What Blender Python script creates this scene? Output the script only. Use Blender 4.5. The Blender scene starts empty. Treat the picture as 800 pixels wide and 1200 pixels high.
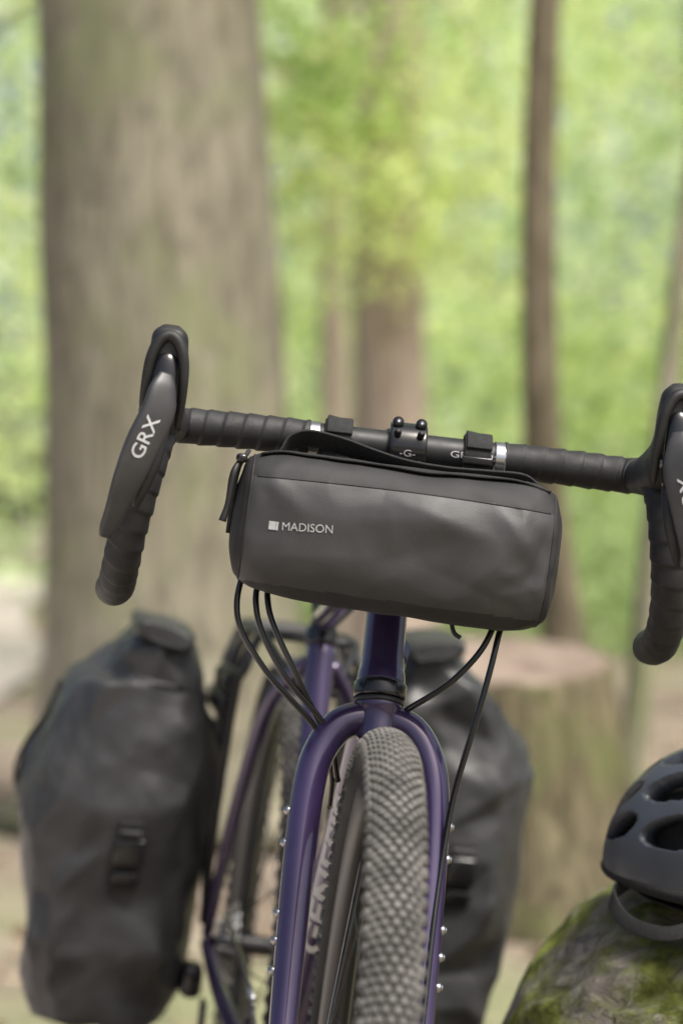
import bpy, bmesh, math, random
import numpy as np
from mathutils import Vector, Matrix, noise
from mathutils.bvhtree import BVHTree
random.seed(7); np.random.seed(7)
V = Vector
scene = bpy.context.scene

# ------------------------------------------------------------------ materials
def pbr(name, c1, c2=None, scale=10, rough=.5, metal=0, bump=0, bscale=80, coat=0, stretch=(1,1,1),
        r2=None, c3=None, scale3=3, spec=.5, bdist=.002, lo=.35, hi=.65, sheen=0, detail=6):
    m = bpy.data.materials.new(name); m.use_nodes = True
    nt = m.node_tree; N = nt.nodes; L = nt.links
    b = N['Principled BSDF']
    b.inputs['Roughness'].default_value = rough
    b.inputs['Metallic'].default_value = metal
    b.inputs['Coat Weight'].default_value = coat
    b.inputs['Coat Roughness'].default_value = .06
    b.inputs['Specular IOR Level'].default_value = spec
    b.inputs['Base Color'].default_value = (*c1, 1)
    tc = N.new('ShaderNodeTexCoord'); mp = N.new('ShaderNodeMapping')
    mp.inputs['Scale'].default_value = stretch
    L.new(tc.outputs['Object'], mp.inputs['Vector'])
    def nz(s, d=6):
        n = N.new('ShaderNodeTexNoise'); n.inputs['Scale'].default_value = s
        n.inputs['Detail'].default_value = d
        L.new(mp.outputs['Vector'], n.inputs['Vector']); return n
    def ramp(src, a, c, lo, hi):
        r = N.new('ShaderNodeValToRGB')
        r.color_ramp.elements[0].position = lo; r.color_ramp.elements[1].position = hi
        r.color_ramp.elements[0].color = (*a, 1); r.color_ramp.elements[1].color = (*c, 1)
        L.new(src, r.inputs['Fac']); return r
    if c2 is not None:
        n = nz(scale, detail); r = ramp(n.outputs['Fac'], c1, c2, lo, hi); out = r.outputs['Color']
        if c3 is not None:
            n3 = nz(scale3, 5); f = ramp(n3.outputs['Fac'], (0,0,0), (1,1,1), .45, .62)
            mx = N.new('ShaderNodeMix'); mx.data_type = 'RGBA'
            L.new(f.outputs['Color'], mx.inputs['Factor'])
            L.new(out, mx.inputs['A']); mx.inputs['B'].default_value = (*c3, 1)
            out = mx.outputs['Result']
        L.new(out, b.inputs['Base Color'])
    if r2 is not None:
        n = nz(scale*1.7, 4); r = ramp(n.outputs['Fac'], (rough,)*3, (r2,)*3, .3, .7)
        L.new(r.outputs['Color'], b.inputs['Roughness'])
    if bump:
        n = nz(bscale, 6); bp = N.new('ShaderNodeBump')
        bp.inputs['Strength'].default_value = bump; bp.inputs['Distance'].default_value = bdist
        L.new(n.outputs['Fac'], bp.inputs['Height']); L.new(bp.outputs['Normal'], b.inputs['Normal'])
    return m

M_tape   = pbr('bar_tape', (.008,.008,.0085), (.016,.016,.017), scale=60, rough=.55, r2=.7, bump=.5, bscale=900, bdist=.0006)
M_rubber = pbr('hood_rubber', (.009,.009,.009), (.016,.016,.016), scale=40, rough=.5, r2=.62, bump=.3, bscale=1400, bdist=.0004)
M_lever  = pbr('lever_alloy', (.045,.045,.046), (.066,.066,.068), scale=30, rough=.4, metal=.4, r2=.5)
M_gloss  = pbr('gloss_black', (.008,.008,.009), rough=.22, coat=.3)
M_blk    = pbr('satin_black', (.010,.010,.011), (.017,.017,.018), scale=50, rough=.42, r2=.55)
M_web    = pbr('webbing', (.009,.009,.009), (.018,.018,.018), scale=300, rough=.8, bump=.8, bscale=900, bdist=.0007)
M_tpu    = pbr('coated_tarpaulin', (.033,.033,.034), (.045,.045,.046), scale=14, rough=.46, r2=.58, bump=.25, bscale=600, bdist=.0005, spec=.5)
M_fab    = pbr('matte_fabric', (.012,.012,.0125), (.019,.019,.0195), scale=30, rough=.68, bump=.5, bscale=1100, bdist=.0005)
M_pan    = pbr('pannier_tarpaulin', (.022,.0223,.0227), (.038,.0383,.039), scale=9, rough=.38, r2=.52, bump=.35, bscale=60, bdist=.003, spec=.5)
M_purple = pbr('purple_paint', (.034,.021,.070), (.042,.026,.086), scale=20, rough=.3, metal=.35, coat=1.0)
M_silver = pbr('polished_alloy', (.55,.55,.56), rough=.25, metal=1)
M_steel  = pbr('steel', (.30,.30,.31), (.4,.4,.41), scale=60, rough=.35, metal=1)
M_tyre   = pbr('tyre_rubber', (.012,.012,.011), (.022,.021,.019), scale=40, rough=.75, bump=.3, bscale=500)
M_knob   = pbr('tread_rubber', (.085,.081,.075), (.17,.163,.15), scale=35, rough=.85, bump=.3, bscale=400)
M_rim    = pbr('rim_black', (.016,.016,.017), rough=.35)
M_print  = pbr('print_grey', (.34,.34,.34), (.42,.42,.42), scale=200, rough=.6)
M_printw = pbr('print_white', (.45,.45,.46), (.52,.52,.52), scale=200, rough=.5)
M_helm   = pbr('helmet_shell', (.044,.050,.061), (.054,.060,.072), scale=20, rough=.32, r2=.40)
M_eps    = pbr('helmet_foam', (.008,.008,.009), (.014,.014,.014), scale=200, rough=.9, bump=.4, bscale=500)

def bark(name, a, b, c, moss=None, vscale=1.0, bumpd=.02, stretch=(6,6,1.1), mosslow=.45, vor=.8, vs2=5, mscale=3.0, grad=None):
    m = bpy.data.materials.new(name); m.use_nodes = True
    nt = m.node_tree; N = nt.nodes; L = nt.links; P = N['Principled BSDF']
    P.inputs['Roughness'].default_value = .9; P.inputs['Specular IOR Level'].default_value = .15
    tc = N.new('ShaderNodeTexCoord'); mp = N.new('ShaderNodeMapping'); mp.inputs['Scale'].default_value = stretch
    L.new(tc.outputs['Object'], mp.inputs['Vector'])
    n1 = N.new('ShaderNodeTexNoise'); n1.inputs['Scale'].default_value = 2.2*vscale; n1.inputs['Detail'].default_value = 10
    n1.inputs['Distortion'].default_value = .6; n1.inputs['Roughness'].default_value = .62
    L.new(mp.outputs['Vector'], n1.inputs['Vector'])
    vo = N.new('ShaderNodeTexVoronoi'); vo.inputs['Scale'].default_value = vs2*vscale; vo.feature = 'DISTANCE_TO_EDGE'
    dm = N.new('ShaderNodeMix'); dm.data_type = 'VECTOR'; dm.inputs['Factor'].default_value = .35
    L.new(mp.outputs['Vector'], dm.inputs['A']); L.new(n1.outputs['Color'], dm.inputs['B'])
    L.new(dm.outputs['Result'], vo.inputs['Vector'])
    r = N.new('ShaderNodeValToRGB'); e = r.color_ramp.elements
    e[0].position = .3; e[0].color = (*a,1); e[1].position = .7; e[1].color = (*c,1)
    k = e.new(.5); k.color = (*b,1)
    L.new(n1.outputs['Fac'], r.inputs['Fac'])
    vr = N.new('ShaderNodeValToRGB'); vr.color_ramp.elements[0].color = (.4,.4,.4,1); vr.color_ramp.elements[1].position = .12
    L.new(vo.outputs['Distance'], vr.inputs['Fac'])
    mul = N.new('ShaderNodeMix'); mul.data_type = 'RGBA'; mul.blend_type = 'MULTIPLY'; mul.inputs['Factor'].default_value = vor
    L.new(r.outputs['Color'], mul.inputs['A']); L.new(vr.outputs['Color'], mul.inputs['B'])
    out = mul.outputs['Result']
    if moss:
        n2 = N.new('ShaderNodeTexNoise'); n2.inputs['Scale'].default_value = mscale; n2.inputs['Detail'].default_value = 10
        n2.inputs['Roughness'].default_value = .7
        L.new(tc.outputs['Object'], n2.inputs['Vector'])
        src = n2.outputs['Fac']
        if grad:   # moss grows thicker towards the damp lower end of the log
            sx = N.new('ShaderNodeSeparateXYZ'); L.new(tc.outputs['Object'], sx.inputs['Vector'])
            mr1 = N.new('ShaderNodeMapRange'); mr1.inputs['From Min'].default_value = grad[0]; mr1.inputs['From Max'].default_value = grad[1]
            mr1.inputs['To Min'].default_value = grad[2]; mr1.inputs['To Max'].default_value = grad[3]
            L.new(sx.outputs['X'], mr1.inputs['Value'])
            a2 = N.new('ShaderNodeMath'); a2.operation = 'ADD'; L.new(src, a2.inputs[0]); L.new(mr1.outputs['Result'], a2.inputs[1])
            src = a2.outputs[0]
        mr = N.new('ShaderNodeValToRGB'); mr.color_ramp.elements[0].position = mosslow; mr.color_ramp.elements[1].position = mosslow+.12
        L.new(src, mr.inputs['Fac'])
        nm = N.new('ShaderNodeTexNoise'); nm.inputs['Scale'].default_value = 70; nm.inputs['Detail'].default_value = 5
        L.new(tc.outputs['Object'], nm.inputs['Vector'])
        mc = N.new('ShaderNodeValToRGB'); mc.color_ramp.elements[0].position=.35; mc.color_ramp.elements[1].position=.65
        mc.color_ramp.elements[0].color = (*[q*.5 for q in moss],1) if grad else (*moss,1)
        mc.color_ramp.elements[1].color = (*[q*1.2 for q in moss],1) if grad else (*moss,1)
        L.new(nm.outputs['Fac'], mc.inputs['Fac'])
        mx = N.new('ShaderNodeMix'); mx.data_type = 'RGBA'; L.new(mr.outputs['Color'], mx.inputs['Factor'])
        L.new(out, mx.inputs['A']); L.new(mc.outputs['Color'], mx.inputs['B']); out = mx.outputs['Result']
    L.new(out, P.inputs['Base Color'])
    ad = N.new('ShaderNodeMath'); ad.operation = 'MULTIPLY_ADD'
    L.new(vr.outputs['Color'], ad.inputs[0]); ad.inputs[1].default_value = .5*vor; L.new(n1.outputs['Fac'], ad.inputs[2])
    bp = N.new('ShaderNodeBump'); bp.inputs['Strength'].default_value = .9; bp.inputs['Distance'].default_value = bumpd
    L.new(ad.outputs[0], bp.inputs['Height']); L.new(bp.outputs['Normal'], P.inputs['Normal'])
    return m
M_bark  = bark('tree_bark', (.20,.183,.13), (.28,.258,.19), (.36,.335,.255), moss=(.24,.25,.145), mosslow=.5, vor=.5)
M_bark2 = bark('tree_bark_brown', (.14,.118,.078), (.20,.17,.115), (.27,.23,.16), vor=.5)
M_barkp = bark('tree_bark_pale', (.40,.32,.26), (.48,.39,.32), (.56,.46,.39), vor=.4)
M_log   = bark('log_bark', (.13,.115,.098), (.25,.228,.20), (.37,.34,.305), moss=(.165,.19,.045), vscale=2.6, bumpd=.016, stretch=(2.0,5,5), mosslow=.56, vor=.35, vs2=3, mscale=9, grad=(-.80,-.35,.16,-.04))
M_stump = bark('stump_bark', (.085,.072,.042), (.14,.12,.074), (.21,.182,.112), moss=(.125,.14,.055), bumpd=.015, mosslow=.52, vor=.6)
M_cut   = pbr('cut_wood', (.16,.12,.09), (.28,.22,.175), scale=7, rough=.9, bump=.6, bscale=20, bdist=.01)

def leafmat(name, a, b, c, tr=.5):
    m = bpy.data.materials.new(name); m.use_nodes = True
    nt = m.node_tree; N = nt.nodes; L = nt.links
    for n in list(N): N.remove(n)
    o = N.new('ShaderNodeOutputMaterial'); d = N.new('ShaderNodeBsdfDiffuse'); t = N.new('ShaderNodeBsdfTranslucent')
    mx = N.new('ShaderNodeMixShader'); mx.inputs[0].default_value = tr
    at = N.new('ShaderNodeAttribute'); at.attribute_name = 'tone'
    r = N.new('ShaderNodeValToRGB'); e = r.color_ramp.elements
    e[0].position = 0; e[0].color = (*a,1); e[1].position = 1; e[1].color = (*c,1); k = e.new(.5); k.color = (*b,1)
    L.new(at.outputs['Fac'], r.inputs['Fac'])
    L.new(r.outputs['Color'], d.inputs['Color']); L.new(r.outputs['Color'], t.inputs['Color'])
    L.new(d.outputs[0], mx.inputs[1]); L.new(t.outputs[0], mx.inputs[2]); L.new(mx.outputs[0], o.inputs['Surface'])
    return m
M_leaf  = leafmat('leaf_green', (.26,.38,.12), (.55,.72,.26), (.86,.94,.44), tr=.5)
M_leaf_haze = leafmat('leaf_distant_hazed', (.53,.68,.38), (.75,.87,.54), (.90,.96,.74), tr=.5)  # aerial haze painted into the far leaves as whitened green
M_under = leafmat('undergrowth_green', (.24,.34,.14), (.44,.57,.26), (.62,.74,.37))
M_litter= leafmat('leaf_litter', (.16,.11,.07), (.28,.21,.14), (.42,.33,.24), tr=.1)

# ------------------------------------------------------------------ mesh helpers
def empty(name, loc):
    e = bpy.data.objects.new(name, None); scene.collection.objects.link(e)
    e.location = loc; e.empty_display_size = .05
    e.matrix_world = Matrix.Translation(loc); return e

def mk(name, verts, faces, mat, parent=None, smooth=True, fmat=None, recalc=True, disp=None):
    vs = np.array([tuple(v) for v in verts], dtype=float)
    c = (vs.min(0)+vs.max(0))/2
    me = bpy.data.meshes.new(name)
    me.from_pydata([tuple(v) for v in (vs-c)], [], faces)
    if recalc:
        bm = bmesh.new(); bm.from_mesh(me); bmesh.ops.recalc_face_normals(bm, faces=bm.faces)
        if disp:
            bm.normal_update()
            offs = [(v, v.co + v.normal*disp(v.co+V(c), v.normal)) for v in bm.verts]
            for v, p in offs: v.co = p
        bm.to_mesh(me); bm.free()
    mats = mat if isinstance(mat, (list, tuple)) else [mat]
    for m in mats: me.materials.append(m)
    if fmat:
        for p in me.polygons: p.material_index = fmat(V(p.center)+V(c), p.normal)
    if smooth: me.polygons.foreach_set('use_smooth', [True]*len(me.polygons))
    ob = bpy.data.objects.new(name, me); scene.collection.objects.link(ob)
    ob.location = c
    if parent:
        ob.parent = parent; ob.matrix_parent_inverse = Matrix.Translation(-parent.location)
    return ob

def catmull(P, n, closed=False):
    P = np.array(P, float); k = len(P); out = []
    if k == 2 and not closed:
        return np.array([P[0]+(P[1]-P[0])*t for t in np.linspace(0,1,max(2,n))])
    segs = k if closed else k-1
    for i in range(segs):
        if closed: p0,p1,p2,p3 = P[(i-1)%k],P[i],P[(i+1)%k],P[(i+2)%k]
        else:
            p1,p2 = P[i],P[i+1]
            p0 = P[i-1] if i>0 else 2*p1-p2
            p3 = P[i+2] if i+2<k else 2*p2-p1
        for j in range(n):
            t = j/n
            out.append(.5*((2*p1)+(-p0+p2)*t+(2*p0-5*p1+4*p2-p3)*t*t+(-p0+3*p1-3*p2+p3)*t**3))
    if not closed: out.append(P[-1])
    return np.array(out)

def grid_faces(n, m, closed=False, caps=True):
    F = []
    for i in range(n if closed else n-1):
        for j in range(m):
            a = i*m+j; b = i*m+(j+1)%m; i2 = (i+1)%n
            F.append((a, b, i2*m+(j+1)%m, i2*m+j))
    if caps and not closed:
        F.append(tuple(range(m))[::-1]); F.append(tuple((n-1)*m+j for j in range(m)))
    return F

def tube(name, pts, rad, mat, parent=None, segs=14, n=8, closed=False, radfun=None, step=None, **kw):
    k = len(pts)
    rr = rad if isinstance(rad,(list,tuple)) else [rad]*k
    A = np.hstack([np.array([tuple(p) for p in pts],float), np.array(rr,float)[:,None]])
    C = catmull(A, n, closed)
    if step:
        d = np.r_[0, np.cumsum(np.linalg.norm(np.diff(C[:,:3],axis=0),axis=1))]
        s = np.linspace(0, d[-1], max(3,int(d[-1]/step)))
        C = np.stack([np.interp(s, d, C[:,q]) for q in range(4)],1)
    X = C[:,:3]; R = C[:,3]; N = len(X)
    if closed: T = np.roll(X,-1,0)-np.roll(X,1,0)
    else: T = np.gradient(X, axis=0)
    T /= np.linalg.norm(T,axis=1)[:,None]+1e-12
    ref = V((0,0,1)) if abs(T[0][2])<.9 else V((1,0,0))
    u = V(T[0]).cross(ref).normalized(); verts = []; s = 0
    for i in range(N):
        t = V(T[i]); u = (u - t*u.dot(t)).normalized(); w = t.cross(u)
        if i: s += np.linalg.norm(X[i]-X[i-1])
        for j in range(segs):
            th = 2*math.pi*j/segs
            r = R[i]
            if radfun: r = radfun(r, s, th, V(X[i]))
            verts.append(V(X[i]) + (u*math.cos(th)+w*math.sin(th))*r)
    return mk(name, verts, grid_faces(N, segs, closed), mat, parent, **kw)

def loft_data(secs, n, m):
    A = np.array([[*s[0], *s[1], *s[2], s[3]] for s in secs], float)
    C = catmull(A, n) if n > 1 else A
    verts = []
    for row in C:
        c = V(row[:3]); a = V(row[3:6]); b = V(row[6:9]); e = max(1.2,row[9])
        for j in range(m):
            th = 2*math.pi*j/m; x = math.cos(th); y = math.sin(th)
            x = math.copysign(abs(x)**(2/e), x); y = math.copysign(abs(y)**(2/e), y)
            verts.append(c+a*x+b*y)
    return verts, len(C)
def loft(name, secs, mat, parent=None, n=6, m=32, **kw):
    verts, N = loft_data(secs, n, m)
    return mk(name, verts, grid_faces(N, m), mat, parent, **kw)

def box(name, c, A, B, C, mat, parent=None, bev=.15, seg=3):
    c,A,B,C = V(c),V(A),V(B),V(C)
    vs = [c+A*i+B*j+C*k for i in (-1,1) for j in (-1,1) for k in (-1,1)]
    bm = bmesh.new(); bv = [bm.verts.new(v) for v in vs]
    for f in [(0,1,3,2),(4,6,7,5),(0,4,5,1),(2,3,7,6),(0,2,6,4),(1,5,7,3)]: bm.faces.new([bv[i] for i in f])
    bmesh.ops.recalc_face_normals(bm, faces=bm.faces)
    bmesh.ops.bevel(bm, geom=bm.edges[:], offset=min(A.length,B.length,C.length)*bev*2, segments=seg, affect='EDGES', profile=.5)
    bm.verts.index_update()
    verts = [v.co.copy() for v in bm.verts]; faces = [tuple(v.index for v in f.verts) for f in bm.faces]; bm.free()
    ob = mk(name, verts, faces, mat, parent, smooth=True)
    try:
        ob.data.set_sharp_from_angle(angle=math.radians(50))
    except Exception: pass
    return ob

def ribbon(name, pts, wdir, w, t, mat, parent=None, n=8, closed=False):
    X = catmull([tuple(p) for p in pts], n, closed); N = len(X)
    T = (np.roll(X,-1,0)-np.roll(X,1,0)) if closed else np.gradient(X, axis=0)
    verts = []
    for i in range(N):
        wd = V(wdir).normalized(); tt = V(T[i]).normalized()
        wd = (wd-tt*wd.dot(tt)).normalized(); nn = tt.cross(wd)
        for a,b in ((-1,-1),(-.9,-1.3),(.9,-1.3),(1,-1),(1,1),(.9,1.3),(-.9,1.3),(-1,1)):
            verts.append(V(X[i])+wd*w/2*a+nn*t/2*b)
    return mk(name, verts, grid_faces(N, 8, closed), mat, parent)

def bvh_of(ob):
    me = ob.data; o = ob.location
    return BVHTree.FromPolygons([v.co+o for v in me.vertices], [tuple(p.vertices) for p in me.polygons])

def decal(name, text, c, xd, yd, cast, W, H, ob, mat, parent, off=.0006, bold=.0):
    cu = bpy.data.curves.new('tmp','FONT'); cu.body = text; cu.size = 1; cu.offset = bold; cu.resolution_u = 4
    to = bpy.data.objects.new('tmp', cu); scene.collection.objects.link(to)
    dg = bpy.context.evaluated_depsgraph_get(); me = to.evaluated_get(dg).to_mesh()
    bm = bmesh.new(); bm.from_mesh(me)
    bmesh.ops.triangulate(bm, faces=bm.faces[:])
    for _ in range(2):
        es = [e for e in bm.edges if e.calc_length() > .12]
        if es: bmesh.ops.subdivide_edges(bm, edges=es, cuts=1); bmesh.ops.triangulate(bm, faces=bm.faces[:])
    bm.verts.index_update()
    vs = np.array([v.co[:] for v in bm.verts]); fs = [tuple(v.index for v in f.verts) for f in bm.faces]; bm.free()
    to.evaluated_get(dg).to_mesh_clear(); bpy.data.objects.remove(to)
    lo = vs.min(0); hi = vs.max(0); tr = bvh_of(ob); out = []
    xd, yd, cast = V(xd).normalized(), V(yd).normalized(), V(cast).normalized()
    for v in vs:
        p = V(c)+xd*((v[0]-lo[0])/(hi[0]-lo[0])-.5)*W + yd*((v[1]-lo[1])/(hi[1]-lo[1])-.5)*H
        h = tr.ray_cast(p-cast*.3, cast)
        out.append(h[0]-cast*off if h[0] else p)
    return mk(name, out, fs, mat, parent, smooth=False, recalc=False)

def fb(p, s, o=4): return noise.fractal(V(p)*s, 1.0, 2.0, o)
def ridged(p, s):
    return 1-abs(noise.noise(V(p)*s))*2

def leaves(name, cen, size, tone, mat, parent=None, flat=.0, wid=.36):
    n = len(cen); c = np.asarray(cen, float)
    a = np.random.normal(size=(n,3)); 
    if flat: a[:,2] *= (1-flat)
    a /= np.linalg.norm(a,axis=1)[:,None]
    b = np.random.normal(size=(n,3))
    if flat: b[:,2] *= (1-flat)
    b -= a*(a*b).sum(1)[:,None]; b /= np.linalg.norm(b,axis=1)[:,None]
    s = np.asarray(size)[:,None]
    nn = np.cross(a,b)
    v = np.stack([c-a*s*.5, c+b*s*wid+nn*s*.06, c+a*s*.5, c-b*s*wid+nn*s*.06], 1).reshape(-1,3)
    org = c.mean(0); v -= org
    me = bpy.data.meshes.new(name)
    me.vertices.add(4*n); me.vertices.foreach_set('co', v.ravel())
    me.loops.add(4*n); me.loops.foreach_set('vertex_index', np.arange(4*n))
    me.polygons.add(n); me.polygons.foreach_set('loop_start', np.arange(0,4*n,4)); me.polygons.foreach_set('loop_total', np.full(n,4))
    me.update(calc_edges=True)
    at = me.attributes.new('tone','FLOAT','FACE'); at.data.foreach_set('value', np.clip(tone,0,1).astype(float))
    me.materials.append(mat)
    ob = bpy.data.objects.new(name, me); scene.collection.objects.link(ob); ob.location = org
    if parent:
        ob.parent = parent; ob.matrix_parent_inverse = Matrix.Translation(-parent.location)
    return ob

# ------------------------------------------------------------------ bike frames of reference
PHI = math.radians(6.4)
def frame(origin, psi):
    ps = math.radians(psi)
    F = V((math.sin(ps), -math.cos(ps), 0)); R0 = V((math.cos(ps), math.sin(ps), 0)); Z = V((0,0,1))
    R = R0*math.cos(PHI) - Z*math.sin(PHI); U = Z*math.cos(PHI) + R0*math.sin(PHI)
    def P(r,f,u): return origin + R*r + F*f + U*u
    return P, R, F, U
B = V((.059, 0, .983))
P1,R1,F1,U1 = frame(B, 2.5)
P2,R2,F2,U2 = frame(P1(0,-.07,0), 6.5)
def PH(r,f,u): return P1(r,f,u-.0065)      # handlebar assembly

bike = empty('bicycle', P1(0,-.4,-.5))

# ---- handlebar
def tape_rad(r, s, th, p):
    x = ((s/.0175 + th/(2*math.pi)) % 1.0)
    return r + .0014*(x if x < .88 else (1-x)/.12*.88) - .0006 + .0004*noise.noise(p*90)
for s,nm in ((-1,'left'),(1,'right')):
    pts = [(.088*s,0,0),(.14*s,0,0),(.19*s,0,-.001),(.206*s,.005,-.001),(.215*s,.022,-.001),(.218*s,.05,-.003),(.220*s,.075,-.011),(.224*s,.09,-.033),
           (.230*s,.093,-.065),(.236*s,.085,-.098),(.240*s,.065,-.128),(.243*s,.03,-.146),(.247*s,-.02,-.153),(.250*s,-.06,-.155)]
    tube('bar_tape_'+nm, [PH(*p) for p in pts], .0162, M_tape, bike, segs=40, n=8, step=.0012, radfun=tape_rad)
    tube('bar_plug_'+nm, [PH(.250*s,-.058,-.155), PH(.2505*s,-.066,-.1552)], .0165, M_gloss, bike, segs=24)
    tube('tape_band_'+nm, [PH(.079*s,0,0), PH(.089*s,0,0)], .0160, M_silver, bike, segs=32)
    hp = [(.212,.026,-.002,.0160,.0158),(.216,.050,.000,.0180,.0190),(.2175,.078,.005,.0174,.0220),(.218,.103,.012,.0168,.0225),
          (.2175,.122,.026,.0165,.0210),(.217,.132,.044,.0165,.0175),(.217,.136,.059,.0162,.0150),(.217,.136,.069,.0145,.0125),(.217,.134,.0755,.008,.006)]
    secs = []
    for i,h in enumerate(hp):
        a = hp[max(0,i-1)]; b = hp[min(len(hp)-1,i+1)]
        t = V((b[1]-a[1], b[2]-a[2])).normalized()
        secs.append((PH(h[0]*s,h[1],h[2]), R1*h[3], (F1*(-t[1])+U1*t[0])*h[4], 2.5))
    loft('brake_hood_'+nm, secs, M_rubber, bike, n=8, m=36, disp=lambda p,n: .0006*noise.noise(p*60))
    lip = [PH(.2335*s,.134,-.004),PH(.2330*s,.146,.020),PH(.2310*s,.151,.046),PH(.2250*s,.151,.062),PH(.217*s,.150,.067),PH(.209*s,.151,.062),PH(.2030*s,.151,.046),PH(.2015*s,.146,.020),PH(.203*s,.134,-.010)]
    tube('hood_lip_'+nm, lip, [.003,.004,.0045,.005,.0052,.005,.0045,.004,.003], M_rubber, bike, segs=16, n=8)
    loft('shifter_body_'+nm, [(PH(.217*s,.138,.056),R1*.007,F1*.010,2.4),(PH(.2175*s,.143,.046),R1*.0105,F1*.011,2.6),(PH(.218*s,.148,.022),R1*.0115,F1*.010,2.8),
          (PH(.220*s,.144,-.006),R1*.012,F1*.012,2.6),(PH(.221*s,.134,-.022),R1*.008,F1*.008,2.4)], M_gloss, bike, n=5, m=24)
    tube('lever_pivot_'+nm, [PH(.2005*s,.136,.008), PH(.237*s,.138,.008)], .0042, M_steel, bike, segs=14)
    lv = [(.2165,.155,.034,.0065,.004),(.2178,.1600,.022,.0115,.0052),(.2195,.1635,.002,.0145,.0056),(.2285,.166,-.025,.0152,.0055),(.2375,.164,-.055,.0132,.005),
          (.2450,.157,-.081,.0095,.0045),(.2505,.150,-.098,.0072,.0042),(.2530,.147,-.1055,.0045,.003)]
    secs = []
    for i,h in enumerate(lv):
        a = lv[max(0,i-1)]; b = lv[min(len(lv)-1,i+1)]
        t = (R1*(b[0]-a[0])*s+F1*(b[1]-a[1])+U1*(b[2]-a[2])).normalized()
        wd = (R1 - t*R1.dot(t)).normalized(); nn = t.cross(wd)
        wd = (wd*math.cos(.35*s)+nn*math.sin(.35*s)*(1))
        wd = wd.normalized(); nn = t.cross(wd)
        secs.append((PH(h[0]*s,h[1],h[2]), wd*h[3], nn*h[4], 2.9))
    lev = loft('brake_lever_'+nm, secs, M_lever, bike, n=8, m=32)
    tube('shift_paddle_'+nm, [PH(.212*s,.140,-.005),PH(.218*s,.146,-.035),PH(.226*s,.146,-.062),PH(.23*s,.142,-.078)], [.004,.0065,.006,.003], M_blk, bike, segs=12)
    ld = (U1*-1*.055 + R1*s*.0185).normalized()
    yd = (R1*-1)-ld*((R1*-1).dot(ld))
    decal('lever_print_'+nm, 'GRX', PH(.2275*s,.18,-.020), -ld, yd, -F1, .037, .0115, lev, M_printw, bike, bold=.01)

bar = tube('handlebar_clamp_section', [PH(-.083,0,0),PH(-.05,0,0),PH(0,0,0),PH(.05,0,0),PH(.083,0,0)], .0150, M_blk, bike, segs=40)
decal('bar_print', 'GENESIS', PH(.061,.05,.000), R1, U1, -F1, .044, .0058, bar, M_printw, bike, bold=.0)
loft('stem', [(PH(0,.004,0),R1*.0165,U1*.0185,4.5),(PH(0,-.015,0),R1*.0175,U1*.019,4),(PH(0,-.04,-.002),R1*.0165,U1*.0165,2.6),(PH(0,-.06,-.004),R1*.0185,U1*.019,2.6),(PH(0,-.09,-.006),R1*.0165,U1*.018,3)], M_blk, bike, n=4, m=32)
fp = []
for k in range(9):
    a = math.radians(-82+k*20.5); fp.append((PH(0, math.cos(a)*.0195-.0005, math.sin(a)*.0205), R1*.0170, (F1*math.cos(a)+U1*math.sin(a))*.0035, 5))
loft('stem_faceplate', fp, M_gloss, bike, n=4, m=24)
for i,(a,b) in enumerate(((-1,1),(1,1),(-1,-1),(1,-1))):
    tube('faceplate_bolt_%d'%i, [PH(.0105*a,.013,.0125*b), PH(.0105*a,.0225,.0135*b), PH(.0105*a,.0235,.0135*b)], [.0034,.0034,.003], M_blk, bike, segs=14, n=2)
for i,a in enumerate((-1,1)):
    tube('mount_bolt_%d'%i, [PH(.0105*a,.000,.0195),PH(.0105*a,.010,.0225),PH(.0105*a,.0135,.0235)], [.0046,.0052,.0050], M_gloss, bike, segs=16, n=2)
    tube('mount_bolt_socket_%d'%i, [PH(.0105*a,.0135,.0235),PH(.0105*a,.0141,.0237)], .0024, M_steel, bike, segs=6, n=2)
decal('stem_print', '-G-', PH(0,.05,-.004), R1, U1, -F1, .014, .006, bpy.data.objects['stem_faceplate'], M_print, bike, bold=.0)

# ---- steerer, headset, fork
def AX(d): return (0, -.07+.342*d, -.940*d)
tube('steerer_spacers', [P1(*AX(-.010)),P1(*AX(.07))], .0175, M_blk, bike, segs=28)
tube('head_tube', [P1(*AX(.07)),P1(*AX(.078)),P1(*AX(.10)),P1(*AX(.2)),P1(*AX(.225)),P1(*AX(.232))], [.0215,.0215,.0185,.0190,.0215,.0222], M_purple, bike, segs=36)
tube('headset_upper', [P1(*AX(.058)),P1(*AX(.062)),P1(*AX(.069))], [.019,.0215,.0215], M_gloss, bike, segs=32, n=3)
tube('headset_lower', [P1(*AX(.2325)),P1(*AX(.234)),P1(*AX(.246)),P1(*AX(.2475))], [.021,.0238,.0238,.021], M_gloss, bike, segs=36, n=4)
tube('headset_lower_race', [P1(*AX(.248)),P1(*AX(.2495)),P1(*AX(.2525))], [.0215,.0225,.0222], M_blk, bike, segs=36, n=3)
tube('fork_crown', [P1(*AX(.253)),P1(*AX(.256)),P1(*AX(.266)),P1(*AX(.283)),P1(*AX(.291))], [.0215,.0212,.0185,.0175,.0135], M_purple, bike, segs=36, n=6)
tube('head_badge_bolt',[P1(0,.005,-.145),P1(0,.0115,-.1475)],.007,M_steel,bike,segs=20,n=2)
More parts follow.
